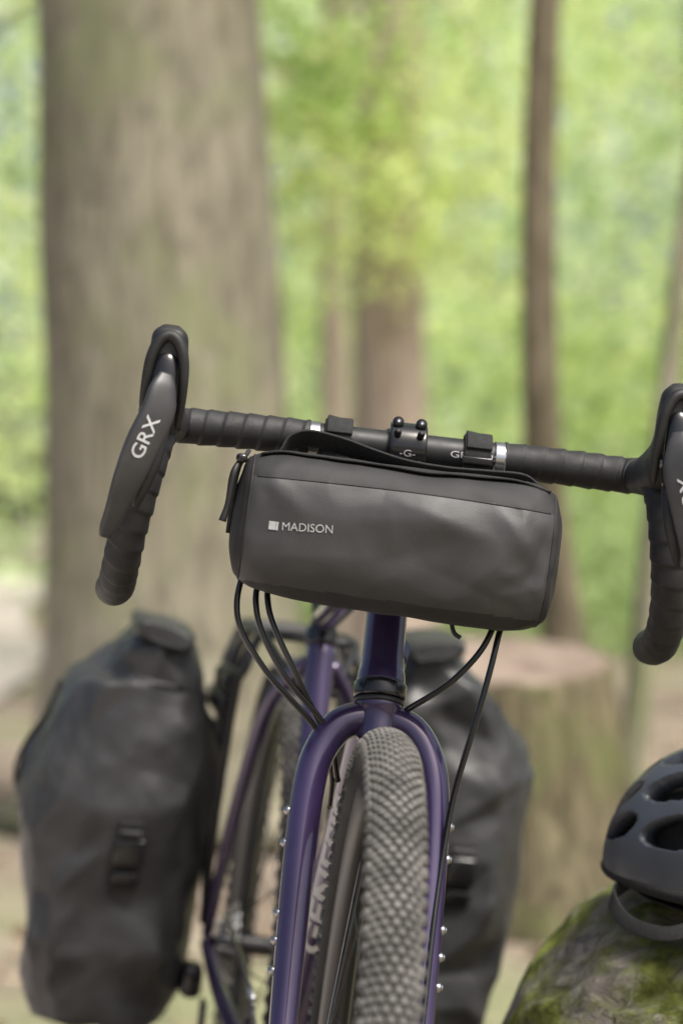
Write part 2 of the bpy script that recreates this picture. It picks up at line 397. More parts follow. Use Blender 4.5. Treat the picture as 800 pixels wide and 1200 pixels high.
for s,nm in ((-1,'left'),(1,'right')):
    pts = [(.004*s,.016,-.248,.0145),(.018*s,.020,-.2505,.0150),(.034*s,.024,-.259,.0150),(.047*s,.031,-.278,.0148),(.0545*s,.042,-.306,.0145),(.0575*s,.062,-.36,.0142),
           (.058*s,.100,-.45,.0132),(.0575*s,.14,-.53,.0118),(.056*s,.178,-.585,.0105),(.056*s,.194,-.604,.010)]
    tube('fork_leg_'+nm, [P1(*p[:3]) for p in pts], [p[3] for p in pts], M_purple, bike, segs=28, n=10)
    box('fork_dropout_'+nm, P1(.054*s,.197,-.607), R1*.004, F1*.014, U1*.018, M_purple, bike, bev=.4)
    for i,u in enumerate((-.335,-.362,-.42,-.442,-.466)):
        f = np.interp(-u, [.306,.36,.45,.53], [.042,.062,.1,.14])
        tube('fork_boss_%s_%d'%(nm,i), [P1(.068*s,f,u),P1(.0730*s,f,u),P1(.0736*s,f,u),P1(.0755*s,f,u)], [.0042,.0042,.0032,.0026], M_steel, bike, segs=12, n=2)

# ---- wheels
def wheel(tag, P, R, F, U, fc, uc, treads=True):
    C = P(0,fc,uc); Rm = .3385; rt = .0212
    def ring(name, prof, mat, N=160, **kw):
        vs = []
        for i in range(N):
            a = 2*math.pi*i/N; D = F*math.cos(a)+U*math.sin(a)
            for (rad, x) in prof: vs.append(C + D*rad + R*x)
        return mk(name, vs, grid_faces(N, len(prof), True), mat, bike, **kw)
    pr = [(Rm+rt*math.cos(t)*1.0, rt*math.sin(t)) for t in np.linspace(-2.45,2.45,26)] + [(Rm-rt*.9,.008),(Rm-rt*.9,-.008)]
    ring(tag+'_tyre', pr, M_tyre, 200)
    ring(tag+'_rim', [(.3245,.0125),(.3245,.0145),(.318,.0148),(.304,.011),(.296,.004),(.296,-.004),(.304,-.011),(.318,-.0148),(.3245,-.0145),(.3245,-.0125),(.320,-.011),(.320,.011)], M_rim, 160)
    vs=[]; fs=[]; nr = 300 if treads==2 else 220
    def knob(phi, al, hl, hw, h):
        base = len(vs)
        for lev,(kk) in ((0,1.0),(1,.74)):
            for (a,b) in ((-1,-.6),(0,-1.0),(1,-.6),(1,.6),(0,1.0),(-1,.6)):
                ph = phi + (b*hl*kk)/.36
                aa = al + a*hw*kk/rt
                D = F*math.cos(ph)+U*math.sin(ph)
                rr = rt + (-.0006 if lev==0 else h)
                vs.append(C + D*(Rm+rr*math.cos(aa)) + R*(rr*math.sin(aa)))
        for q in range(6): fs.append((base+q, base+(q+1)%6, base+6+(q+1)%6, base+6+q))
        fs.append(tuple(base+6+q for q in range(6)))
    for i in range(nr):
        phi = 2*math.pi*i/nr; j = random.uniform(-.02,.02); sc = 300/nr
        cols = [-42,-21,0,21,42] if i%2==0 else [-52,-31,-10.5,10.5,31,52]
        for c in cols:
            knob(phi, math.radians(c)+j*.3, .0040*sc, .0027, .0030+.0004*random.random())
        if i%2==0:
            for sg in (-1,1):
                knob(phi, sg*math.radians(69), .0052*sc, .0046, .0038)
                if i%4==0: knob(phi, sg*math.radians(86), .0045*sc, .0026, .0016)
    mk(tag+'_tread', vs, fs, M_knob, bike, smooth=False)
    tube(tag+'_hub', [C-R*.048,C-R*.042,C-R*.036,C-R*.03,C+R*.03,C+R*.036,C+R*.042,C+R*.048], [.009,.012,.028,.014,.014,.028,.012,.009], M_blk, bike, segs=24, n=3)
    tube(tag+'_axle', [C-R*.064,C+R*.064], .0065, M_blk, bike, segs=14)
    vs=[];fs=[]
    for i in range(28):
        a = 2*math.pi*i/28; sg = 1 if i%2 else -1; b = a + (1.1 if (i//2)%2 else -1.1)
        p0 = C + (F*math.cos(b)+U*math.sin(b))*.026 + R*.034*sg; p1 = C + (F*math.cos(a)+U*math.sin(a))*.300
        t=(p1-p0).normalized(); u=t.cross(R).normalized(); w=t.cross(u); k=len(vs)
        for p in (p0,p1):
            for q in range(6): vs.append(p+(u*math.cos(q*math.pi/3)+w*math.sin(q*math.pi/3))*.001)
        for q in range(6): fs.append((k+q,k+(q+1)%6,k+6+(q+1)%6,k+6+q))
    mk(tag+'_spokes', vs, fs, M_blk, bike)
    vs=[];fs=[];N=96
    for i in range(N):
        a=2*math.pi*i/N; D=F*math.cos(a)+U*math.sin(a); w=.002*math.sin(a*12)
        for rad,x in ((.080+w,.044),(.080+w,.0458),(.066+w,.0458),(.066+w,.044)): vs.append(C+D*rad+R*x)
    mk(tag+'_disc_rotor', vs, grid_faces(N,4,True), M_steel, bike, smooth=False)
    for i in range(6):
        a=i*math.pi/3
        tube(tag+'_rotor_arm_%d'%i,[C+(F*math.cos(a)+U*math.sin(a))*.02+R*.0449, C+(F*math.cos(a+.5)+U*math.sin(a+.5))*.067+R*.0449],.0022,M_steel,bike,segs=6,n=2)
wheel('front_wheel', P1,R1,F1,U1,.197,-.605,2)
wheel('rear_wheel', P2,R2,F2,U2,-.783,-.607,1)
box('front_brake_caliper', P1(.047,.125,-.585), R1*.012, (F1*.34-U1*.94)*.032, (F1*.94+U1*.34)*.014, M_gloss, bike, bev=.35)

# ---- main frame
dt = tube('down_tube', [P2(0,.066,-.185),P2(0,-.15,-.43),P2(0,-.355,-.67)], .0190, M_purple, bike, segs=32)
tube('top_tube', [P2(0,.030,-.095),P2(0,-.2,-.135),P2(0,-.475,-.185)], .0155, M_purple, bike, segs=28)
tube('seat_tube', [P2(0,-.355,-.675),P2(0,-.44,-.39),P2(0,-.494,-.205)], .0160, M_purple, bike, segs=28)
tube('seat_clamp', [P2(0,-.491,-.215),P2(0,-.4965,-.198)], .0185, M_gloss, bike, segs=28)
tube('seat_post', [P2(0,-.49,-.21),P2(0,-.54,-.09)], .0136, M_blk, bike, segs=24)
loft('saddle', [(P2(0,-.40,-.080),R2*.012,U2*.010,2.4),(P2(0,-.42,-.074),R2*.019,U2*.014,2.4),(P2(0,-.50,-.070),R2*.026,U2*.016,2.4),(P2(0,-.58,-.068),R2*.052,U2*.018,2.6),
      (P2(0,-.64,-.063),R2*.070,U2*.018,2.8),(P2(0,-.665,-.062),R2*.066,U2*.012,2.6),(P2(0,-.672,-.062),R2*.04,U2*.006,2.4)], M_blk, bike, n=6, m=32)
for s in (-1,1):
    nm = 'left' if s<0 else 'right'
    tube('saddle_rail_'+nm,[P2(.012*s,-.43,-.085),P2(.02*s,-.5,-.105),P2(.021*s,-.57,-.105),P2(.03*s,-.63,-.085)],.0035,M_steel,bike,segs=10)
    tube('seat_stay_'+nm,[P2(.014*s,-.49,-.235),P2(.045*s,-.53,-.285),P2(.058*s,-.60,-.375),P2(.066*s,-.70,-.50),P2(.069*s,-.778,-.598)],[.0085,.0088,.0088,.008,.007],M_purple,bike,segs=20)
    tube('chain_stay_'+nm,[P2(.018*s,-.37,-.675),P2(.045*s,-.47,-.66),P2(.060*s,-.60,-.635),P2(.069*s,-.778,-.610)],[.013,.011,.010,.008],M_purple,bike,segs=20)
    box('rear_dropout_'+nm,P2(.069*s,-.783,-.603),R2*.004,F2*.018,U2*.020,M_purple,bike,bev=.4)
tube('bottom_bracket',[P2(-.038,-.355,-.675),P2(.038,-.355,-.675)],.021,M_purple,bike,segs=28)
tdir=(F2*.655+U2*.755); ndir=(F2*.755-U2*.655)
nrm=(-R2*.5+ndir*.866); ydt=(-R2*.866-ndir*.5)
decal('frame_print', 'GENESIS', P2(0,-.135,-.413), tdir, ydt, -nrm, .23, .024, dt, M_printw, bike, bold=.03, off=.0008)
vs=[];fs=[];N=120;C=P2(-.046,-.355,-.675)
for i in range(N):
    a=2*math.pi*i/N;D=F2*math.cos(a)+U2*math.sin(a);w=.003 if (i//2)%2 else 0
    for rad,x in ((.082+w,-.0015),(.082+w,.0015),(.062,.0015),(.062,-.0015)): vs.append(C+D*rad+R2*x)
mk('chainring',vs,grid_faces(N,4,True),M_blk,bike,smooth=False)
for i in range(5):
    a=i*2*math.pi/5
    tube('chainring_spider_%d'%i,[C,C+(F2*math.cos(a)+U2*math.sin(a))*.066],[.009,.005],M_blk,bike,segs=8,n=3)
for s in (-1,1):
    e = P2(.068*s,-.355-s*.145,-.675+s*.09)
    tube('crank_arm_%d'%(s>0),[P2(.055*s,-.355,-.675),e],[.015,.011],M_blk,bike,segs=14,n=4)
    box('pedal_%d'%(s>0),e+R2*s*.055,R2*.045,F2*.032,U2*.009,M_blk,bike,bev=.3)
for i in range(7):
    rr=.022+.0042*i; vs=[];fs=[];C=P2(-.034-.0+(-.0038*(6-i)),-.783,-.607);N=64
    for q in range(N):
        a=2*math.pi*q/N;D=F2*math.cos(a)+U2*math.sin(a);w=.002 if (q//2)%2 else 0
        for rad,x in ((rr+w+.002,-.0008),(rr+w+.002,.0008),(rr-.009,.0008),(rr-.009,-.0008)): vs.append(C+D*rad+R2*x)
    mk('cassette_sprocket_%d'%i,vs,grid_faces(N,4,True),M_steel,bike,smooth=False)
box('rear_derailleur',P2(-.083,-.775,-.655),R2*.014,F2*.02,U2*.022,M_gloss,bike,bev=.4)
box('derailleur_cage',P2(-.066,-.755,-.725),R2*.004,F2*.014,U2*.05,M_blk,bike,bev=.4)
tube('chain_upper',[P2(-.046,-.35,-.592),P2(-.046,-.78,-.572)],.0035,M_steel,bike,segs=8)
tube('chain_lower',[P2(-.046,-.36,-.757),P2(-.060,-.75,-.765)],.0035,M_steel,bike,segs=8)

# ---- rear rack
for s in (-1,1):
    nm='left' if s<0 else 'right'
    tube('rack_rail_'+nm,[P2(.02*s,-.50,-.27),P2(.05*s,-.58,-.222),P2(.056*s,-.66,-.215),P2(.056*s,-.85,-.215),P2(.05*s,-.97,-.215),P2(0,-.985,-.215)],.0055,M_blk,bike,segs=12)
    tube('rack_lower_rail_'+nm,[P2(.058*s,-.64,-.22),P2(.072*s,-.63,-.262),P2(.074*s,-.72,-.268),P2(.074*s,-.93,-.268),P2(.056*s,-.95,-.22)],.005,M_blk,bike,segs=12)
    for i,f in enumerate((-.66,-.79,-.92)):
        tube('rack_leg_%s_%d'%(nm,i),[P2(.056*s,f,-.217),P2(.073*s,f*.85-.783*.15,-.27),P2(.078*s,f*.5-.783*.5,-.43),P2(.075*s,-.783,-.585)],.005,M_blk,bike,segs=12)
for i,f in enumerate((-.62,-.72,-.82,-.92)):
    tube('rack_cross_%d'%i,[P2(-.053,f,-.215),P2(.053,f,-.215)],.005,M_blk,bike,segs=10)
# ---- cables
cb=[ [(-.075,.02,-.03),(-.125,.035,-.11),(-.135,.045,-.168),(-.105,.045,-.215),(-.055,.03,-.262),(-.035,.0,-.30),(-.03,-.05,-.34)],
     [(-.06,.02,-.03),(-.112,.03,-.12),(-.118,.04,-.165),(-.09,.042,-.215),(-.045,.03,-.262),(-.028,.0,-.31)],
     [(-.04,.02,-.03),(-.10,.02,-.12),(-.108,.035,-.16),(-.075,.04,-.22),(-.04,.022,-.275)],
     [(.075,.02,-.03),(.10,.03,-.12),(.095,.05,-.17),(.085,.06,-.23),(.072,.062,-.30),(.066,.075,-.36),(.062,.10,-.42),(.058,.145,-.52)],
     [(.06,.02,-.03),(.092,.03,-.12),(.088,.045,-.165),(.062,.045,-.205),(.028,.03,-.235),(.012,0,-.25),(0,-.03,-.24)]]
for i,c in enumerate(cb):
    tube('cable_%d'%i,[P1(*p) for p in c],.0028,M_gloss,bike,segs=12,n=10)
tube('bag_toggle_cord',[P1(.05,.05,-.14),P1(.055,.055,-.162),P1(.062,.056,-.168)],.002,M_blk,bike,segs=8)

# ------------------------------------------------------------------ handlebar bag
bag = empty('handlebar_bag', P1(-.003,.062,-.088))
Lb=.140
BC=P1(-.005,.060,-.0870)
TI=math.radians(1.6)
RB=(R1*math.cos(TI)-U1*math.sin(TI)); UB=(U1*math.cos(TI)+R1*math.sin(TI))
def PB(r,f,u): return BC+RB*r+F1*f+UB*u
secs=[]; NS=90
for i in range(NS+1):
    t=-1+2*i/NS
    k = max(0,1-abs(t)**7)**(1/2.5)
    k = .60+.40*k if abs(t)<1 else .60
    g = 1+.035*t
    secs.append((PB(Lb*t, .0, -.002*math.cos(t*2)), F1*.057*k, UB*.0655*k*g, 3.0))
def endcap(sgn):
    out=[]
    for q in (.44,.2,.02):
        out.append((PB(sgn*(Lb+.004*(1-q)),0,0), F1*.057*q, UB*.0655*q, 2.6))
    return out
secs = endcap(-1)[::-1]+secs+endcap(1)
def crease(r,u,r0,u0,ang,L,w,a):
    c,s=math.cos(ang),math.sin(ang); x=(r-r0)*c+(u-u0)*s; y=-(r-r0)*s+(u-u0)*c
    if abs(x)>L: return 0
    k=(1-(x/L)**2); return a*k*(max(0,1-abs(y)/w))**1.15
CR=[(-.02,.012,.16,.085,.026,.0030),(.045,.018,-.25,.065,.028,.0046),(.085,-.012,.75,.045,.020,.0030),(.10,.015,-.9,.035,.015,.0028),(.112,-.030,.35,.030,.014,.0026),
    (.055,-.030,-.30,.065,.020,-.0020),(-.075,-.026,.12,.065,.022,.0020),(-.100,.020,-.5,.035,.014,.0016),(.118,-.005,1.3,.035,.012,-.0028),
    (.015,-.012,.35,.05,.018,-.0016)]
def bag_disp(p, n):
    q=p-BC; r=q.dot(RB); u=q.dot(UB); f=q.dot(F1)
    d = .0024*fb(V((r*.6,f,u)), 12, 2)
    if f>-.02:
        for c in CR: d+=crease(r,u,*c)
    w = math.exp(-((r-.118)/.025)**2)
    d += w*.0034*(ridged(V((r,u*1.2,f)), 26)-.5)
    d += .0008*(ridged(V((r*.8,u,f))+V((5,0,0)), 30)-.5)
    w2 = math.exp(-((r+.12)/.02)**2)
    d += w2*.0015*noise.noise(V((r,u,f))*60)
    return d
def seamu(r): return .036+.005*math.sin((r+.14)*9)
def bag_fm(p, n):
    q=p-BC; u=q.dot(UB); f=q.dot(F1); r=q.dot(RB)
    if abs(r)>Lb-.0085: return 1
    return 0 if (f>-.01 and -.054<u<seamu(r)) else 1
bagm = loft('bag_body', secs, [M_tpu, M_fab], bag, n=2, m=130, disp=bag_disp, fmat=bag_fm)
tb = bvh_of(bagm)
def on_bag(r,u,off=.0):
    h = tb.ray_cast(PB(r,.3,u), -F1)
    return (h[0]+F1*off) if h[0] else PB(r,.05,u)
def on_top(r,f,off=0):
    h = tb.ray_cast(PB(r,f,.2), -UB); return (h[0]+UB*off) if h[0] else PB(r,f,.065)
seam=[on_bag(x, seamu(x)) for x in np.linspace(-.127,.127,40)]
tube('front_seam', seam, .0008, M_fab, bag, segs=8, n=3)
for s in (-1,1):
    ring=[]
    for a in np.linspace(0,2*math.pi,48,endpoint=False):
        dd=(F1*math.cos(a)+UB*math.sin(a)); h=tb.ray_cast(PB(s*(Lb-.0085),0,0)+dd*.2,-dd)
        if h[0]: ring.append(h[0])
    tube('end_seam_%d'%(s>0), ring, .0009, M_fab, bag, segs=8, n=2, closed=True)
zp=[on_top(x,.030-.006*abs(x)/.14,.0006) for x in np.linspace(-.126,.126,26)]
ribbon('zip_flap', zp, F1, .016, .0016, M_web, bag, n=2)
zl=[PB(-.1380,.028,.056),PB(-.1435,.022,.043),PB(-.1455,.016,.02),PB(-.1455,.012,-.015)]
ribbon('end_zip_tape', zl, F1, .014, .003, M_web, bag)
tube('zip_puller', [PB(-.1445,.034,.047),PB(-.1480,.038,.034),PB(-.1490,.038,.010),PB(-.1515,.038,-.006)], [.0020,.0032,.0026,.0036], M_blk, bag, segs=10)
box('zip_slider', PB(-.1425,.034,.050), R1*.005, F1*.005, U1*.004, M_gloss, bag, bev=.4)
hpts=[P1(-.112,.036,-.026),P1(-.104,.034,-.013),P1(-.088,.034,-.0075),P1(-.060,.037,-.0110),P1(-.030,.042,-.0185),P1(.0,.046,-.0245),P1(.035,.047,-.0265),P1(.07,.045,-.0255),P1(.100,.040,-.0250),P1(.113,.036,-.031)]
ribbon('webbing_handle', hpts, F1*.75+U1*.65, .021, .0018, M_web, bag, n=8)
for k,rc in enumerate((-.063,.063)):
    full=[PH(rc,.022,-.026)]+[PH(rc, math.cos(math.radians(a))*.0180, math.sin(math.radians(a))*.0182) for a in np.linspace(-35,215,14)]+[PH(rc,.0,-.026)]
    ribbon('strap_%d'%k, full, R1, .024, .0022, M_web, bag, n=4)
    tail=[PH(rc+.001, math.cos(math.radians(a))*.0205, math.sin(math.radians(a))*.0205) for a in np.linspace(20,120,8)]+[PH(rc+.002,-.014,.0215)]
    ribbon('strap_tail_%d'%k, tail, R1, .023, .002, M_web, bag, n=4)
    box('strap_loop_%d'%k, PH(rc,.0195,-.004), R1*.014, U1*.0035, F1*.002, M_gloss, bag, bev=.3)
decal('bag_print', 'MADISON', PB(-.0790,.2,-.0015), RB+UB*.075, UB-RB*.075, -F1, .0430, .0070, bagm, M_print, bag, bold=.0, off=.0007)
for i,(dx,w) in enumerate(((-.0014,.0040),(.0028,.0012))):
    vs=[]; nX,nY=4,5
    for a in range(nX):
        for b in range(nY):
            vs.append(on_bag(-.1075+dx+(a/(nX-1)-.5)*w*1.5, -.0037+(b/(nY-1)-.5)*.0072,.0007))
    fs=[(a*nY+b,(a+1)*nY+b,(a+1)*nY+b+1,a*nY+b+1) for a in range(nX-1) for b in range(nY-1)]
    mk('bag_emblem_%d'%i,vs,fs,M_print,bag,smooth=False,recalc=False)

# ------------------------------------------------------------------ panniers: stiff creased tarpaulin
def pannier(s, rc, fc, uc, seed):
    rnd=random.Random(seed*17)
    e = empty('pannier_bag', P2(rc,fc,uc))
    prof=[(-.244,.060,.100,2.6),(-.238,.082,.128,3.2),(-.20,.096,.140,3.4),(-.14,.108,.149,3.6),(-.08,.115,.154,3.6),(-.02,.120,.157,3.6),(.04,.121,.157,3.6),(.09,.117,.155,3.4),(.135,.108,.152,3.2),
          (.17,.094,.148,3.0),(.20,.074,.145,2.8),(.222,.054,.142,3),(.238,.042,.140,3.2),(.248,.036,.137,3.2),(.251,.020,.12,3)]
    secs=[(P2(rc - s*(.004 if u<.12 else .004+(u-.12)*.26), fc, uc+u), R2*a, F2*b, ex) for (u,a,b,ex) in prof]
    m=16; verts,N=loft_data(secs,1,m)
    c0=P2(rc,fc,uc)
    for i in range(N):
        for j in range(m):
            v=verts[i*m+j]; amp=.016 if 2<=i<=10 else .003
            q=v-c0; rad=(R2*q.dot(R2)+F2*q.dot(F2)); rad=rad.normalized() if rad.length>0 else R2
            verts[i*m+j]=v+rad*rnd.uniform(-amp,amp*.7)+U2*rnd.uniform(-amp,amp)+(F2*rnd.uniform(-amp,amp)*.5)
    F=[]
    for i in range(N-1):
        for j in range(m):
            a=i*m+j;b=i*m+(j+1)%m;c=(i+1)*m+(j+1)%m;d=(i+1)*m+j
            if rnd.random()<.3: F.append((a,b,c,d))
            elif rnd.random()<.5: F+= [(a,b,c),(a,c,d)]
            else: F+= [(a,b,d),(b,c,d)]
    F.append(tuple(range(m))[::-1]); F.append(tuple((N-1)*m+j for j in range(m)))
    body=mk('bag_body',verts,F,M_pan,e)
    cr=body.data.attributes.new('crease_edge','FLOAT','EDGE')
    cr.data.foreach_set('value',[rnd.choice([.1,.4,.6,.85]) for _ in body.data.edges])
    sb=body.modifiers.new('s','SUBSURF'); sb.levels=3; sb.render_levels=3
    bpy.context.view_layer.update()
    dg=bpy.context.evaluated_depsgraph_get(); me=bpy.data.meshes.new_from_object(body.evaluated_get(dg))
    body.modifiers.clear(); body.data=me
    off=V((seed*3.1,seed*1.7,seed*.9))
    loc=V(body.location)
    for v in me.vertices:
        q=v.co+loc-c0; w=V((q.dot(R2)*1.4,q.dot(F2)*1.4,q.dot(U2)))+off
        v.co+=v.normal*(.0040*(ridged(w,14)-.5)+.0012*noise.noise(w*45))
    me.polygons.foreach_set('use_smooth',[True]*len(me.polygons))
    rs=[(P2(rc-s*.036,fc+f,uc+.247+.004*math.cos(f*14)),R2*.037*k+U2*.006*s,U2*.013*k,3.4) for f,k in ((-.149,.5),(-.145,.9),(-.10,1),(-.05,.95),(0,1.04),(.05,.96),(.10,1.03),(.145,.92),(.149,.5))]
    loft('roll_closure',rs,M_pan,e,n=5,m=28,disp=lambda p,n:.003*noise.noise(p*38))
    tr=bvh_of(body)
    def hit(r,u,o=.001):
        h=tr.ray_cast(P2(rc+r,fc+.6,uc+u),-F2); return h[0]+F2*o if h[0] else P2(rc+r,fc+.155,uc+u)
    def side(f,u,o=.001):
        h=tr.ray_cast(P2(rc+s*.6,fc+f,uc+u),R2*(-s)); return h[0]+R2*s*o if h[0] else P2(rc+s*.12,fc+f,uc+u)
    x0=.02
    ribbon('closure_strap',[hit(x0,v,.0025) for v in (.02,.0,-.02,-.045,-.065)],R2,.030,.003,M_web,e,n=4)
    c=hit(x0,-.018,.007); box('side_release_buckle',c,R2*.019,U2*.017,F2*.006,M_gloss,e,bev=.35)
    c=hit(x0,-.050,.006); box('buckle_ladder',c,R2*.017,U2*.007,F2*.005,M_gloss,e,bev=.35)
    c=hit(x0,.005,.009); box('buckle_bar',c,R2*.015,U2*.004,F2*.004,M_blk,e,bev=.35)
    ribbon('side_strap',[side(.0,v,.003) for v in (.17,.13,.09,.05,.0)],F2,.025,.003,M_web,e,n=4)
    box('mounting_rail',P2(rc-s*.116,fc,uc+.165),R2*.006,F2*.11,U2*.012,M_blk,e,bev=.3)
    for i,f in enumerate((-.07,.07)):
        box('mounting_hook_%d'%i,P2(rc-s*.124,fc+f,uc+.187),R2*.009,F2*.018,U2*.018,M_gloss,e,bev=.3)
    return e
pannier(-1,-.200,-.86,-.478,1)
pannier(1,.205,-.86,-.462,2)

# ------------------------------------------------------------------ fallen log
def logmesh():
    a0=V((.19,.42,.275)); a1=V((1.75,-.10,.30)); N=180; M=150
    ax=(a1-a0); L=ax.length; ax.normalize(); sd=ax.cross(V((0,0,1))).normalized(); up=sd.cross(ax)
    vs=[]
    for i in range(N):
        t=(i/(N-1))**1.15; x=t*L
        k=min(1,(x/.21)); k=math.sqrt(max(0,1-(1-k)**2)); k=.02+.98*k
        if L-x<.03: k*=.97
        for j in range(M):
            th=2*math.pi*j/M
            r=.272*k*(1+.05*math.sin(2*th+.5)+.03*math.sin(3*th+x*3))
            p=a0+ax*(x-.02)+(sd*math.cos(th)+up*math.sin(th))*r
            g=V((p.dot(ax)*1.3,p.dot(sd)*6,p.dot(up)*6))
            r+=.022*k*fb(p,5,3)+.014*k*(ridged(g,2.2)-.5)+.012*k*(ridged(g*1.0+V((3,1,2)),5)-.5)+.006*fb(p,38,3)
            p=a0+ax*(x-.02)+(sd*math.cos(th)+up*math.sin(th))*r
            vs.append(p)
    return mk('fallen_log',vs,grid_faces(N,M),M_log,None)
log=logmesh(); tl=bvh_of(log)
# ------------------------------------------------------------------ helmet
def helmet(cx,cy,yaw):
    h=tl.ray_cast(V((cx,cy,2)),V((0,0,-1))); z0=h[0].z-.002
    e=empty('bicycle_helmet',V((cx,cy,z0)))
    ca,sa=math.cos(yaw),math.sin(yaw)
    X=V((ca,sa,0)); Y=V((-sa,ca,0)); Z=V((0,0,1)); pit=math.radians(-6)
    X,Z=(X*math.cos(pit)+Z*math.sin(pit)),(Z*math.cos(pit)-X*math.sin(pit))
    O=V((cx,cy,z0+.036))
    a,b,c=.150,.110,.132
    def pt(x,phi,k=1.0):
        rr=math.sqrt(max(0,1-abs(x)**2.3))
        p=V((a*x, b*rr*math.sin(phi), c*rr*math.cos(phi)))
        if p.z<0: p.z*=.5
        return O+(X*p.x+Y*p.y+Z*p.z)*k
    NX,NP=150,160
    vents=[]
    for ph,hp,rows in ((0,.13,[(-.70,.20),(-.18,.28),(.42,.28)]),(.38,.13,[(-.76,.17),(-.28,.27),(.34,.30)]),(.78,.14,[(-.78,.17),(-.26,.29),(.40,.32)]),
                    (1.17,.13,[(-.72,.19),(-.14,.31),(.52,.28)])):
        for sg in ((1,) if ph==0 else (1,-1)):
            for x,hx in rows: vents.append((x,ph*sg,hx,hp))
    vs=[];fs=[]
    xs=[math.sin(v) for v in np.linspace(-math.pi/2*.985,math.pi/2*.985,NX)]
    phs=np.linspace(-1.72,1.72,NP)
    for x in xs:
        for ph in phs: vs.append(pt(x,ph))
    def inv(x,ph):
        for (vx,vp,hx,hp) in vents:
            if abs(x-vx)>hx: continue
            sl=(x-vx)*.22*(1 if vp>0 else -1 if vp<0 else 0)
            if abs((x-vx)/hx)**2.2+abs((ph-vp+sl)/hp)**1.8<1: return True
        return False
    for i in range(NX-1):
        for j in range(NP-1):
            if inv((xs[i]+xs[i+1])/2,(phs[j]+phs[j+1])/2): continue
            fs.append((i*NP+j,(i+1)*NP+j,(i+1)*NP+j+1,i*NP+j+1))
    sh=mk('outer_shell',vs,fs,[M_helm,M_eps],e,recalc=False)
    bm=bmesh.new();bm.from_mesh(sh.data)
    bmesh.ops.delete(bm,geom=[v for v in bm.verts if not v.link_faces],context='VERTS')
    bmesh.ops.recalc_face_normals(bm,faces=bm.faces)
    if sum((f.normal.dot(f.calc_center_median()) for f in bm.faces))<0: bmesh.ops.reverse_faces(bm,faces=bm.faces)
    for _ in range(4): 
        bv=[v for v in bm.verts if v.is_boundary]
        bmesh.ops.smooth_vert(bm,verts=bv,factor=.5,use_axis_x=True,use_axis_y=True,use_axis_z=True)
    bm.to_mesh(sh.data);bm.free()
    sh.data.polygons.foreach_set('use_smooth',[True]*len(sh.data.polygons))
    so=sh.modifiers.new('thick','SOLIDIFY'); so.thickness=.020; so.offset=-1; so.material_offset_rim=0; so.material_offset=1
    vs=[];n1,n2=30,40
    for i in range(n1):
        x=math.sin(-math.pi/2*.97+math.pi*.97*i/(n1-1))
        for j in range(n2): vs.append(pt(x,-1.6+3.2*j/(n2-1),.80))
    mk('inner_liner',vs,[(i*n2+j,(i+1)*n2+j,(i+1)*n2+j+1,i*n2+j+1) for i in range(n1-1) for j in range(n2-1)],M_eps,e,recalc=False)
    rim=[]
    for q in np.linspace(0,2*math.pi,40,endpoint=False):
        rim.append(O+X*(a*.97*math.cos(q))+Y*(b*.97*math.sin(q))+Z*(-.009))
    tube('rim_trim',rim,.0070,M_eps,e,segs=12,n=3,closed=True)
    for sg in (-1,1):
        g=O+X*(-.02)+Y*(sg*.075)-Z*.028
        ribbon('chin_strap_front_%d'%(sg>0),[O+X*-.08+Y*sg*.078-Z*.006,O+X*-.06+Y*sg*.085-Z*.02,g],Y*1+X*.3,.014,.0015,M_web,e)
        ribbon('chin_strap_rear_%d'%(sg>0),[O+X*.06+Y*sg*.078-Z*.006,O+X*.03+Y*sg*.08-Z*.022,g],Y*1+X*.3,.014,.0015,M_web,e)
    ribbon('chin_strap_loop',[O+X*-.085-Y*.070-Z*.008,O+X*-.090-Y*.100-Z*.026,O+X*-.06-Y*.118-Z*.042,O+X*-.01-Y*.125-Z*.042,O+X*.03-Y*.10-Z*.020],Z+Y*.4,.014,.0018,M_web,e)
    return e
helmet(.398,.20,math.radians(-38))

# ------------------------------------------------------------------ stump
def stump():
    c=V((.375,3.45,0)); H=.60; N=60; M=96; vs=[]
    for i in range(N):
        t=i/(N-1); z=H*t-.02
        for j in range(M):
            th=2*math.pi*j/M
            r=.245*(1+.42*(1-t)**2.2*(.6+.4*math.sin(th*5+1)))+.06*(1-t)
            r+=.014*noise.noise(V((math.cos(th)*3,math.sin(th)*3,z*1.2)))+.018*(ridged(V((math.cos(th)*2.2,math.sin(th)*2.2,z*.8)),3)-.5)
            if t>.97: r*=.985
            zz=z+t*(.15*math.sin(th)*r)+(.02*noise.noise(V((math.cos(th)*2,math.sin(th)*2,5))) if t>.9 else 0)
            vs.append(c+V((math.cos(th)*r,math.sin(th)*r,zz)))
    F=grid_faces(N,M,caps=False)
    last=(N-1)*M
    for k in range(1,12):
        q=1-k/12
        for j in range(M):
            p=vs[last+j]-c; vs.append(c+V((p.x*q,p.y*q,(p.z-H)*q+H+.010*noise.noise(V((p.x*q,p.y*q,0))*14))))
        a=last+(k-1)*M; b=last+k*M
        for j in range(M): F.append((a+j,a+(j+1)%M,b+(j+1)%M,b+j))
    F.append(tuple(last+11*M+j for j in range(M)))
    return mk('tree_stump',vs,F,[M_stump,M_cut],None,fmat=lambda p,n:1 if (n.z>.7 and p.z>H-.12) else 0)
stump()

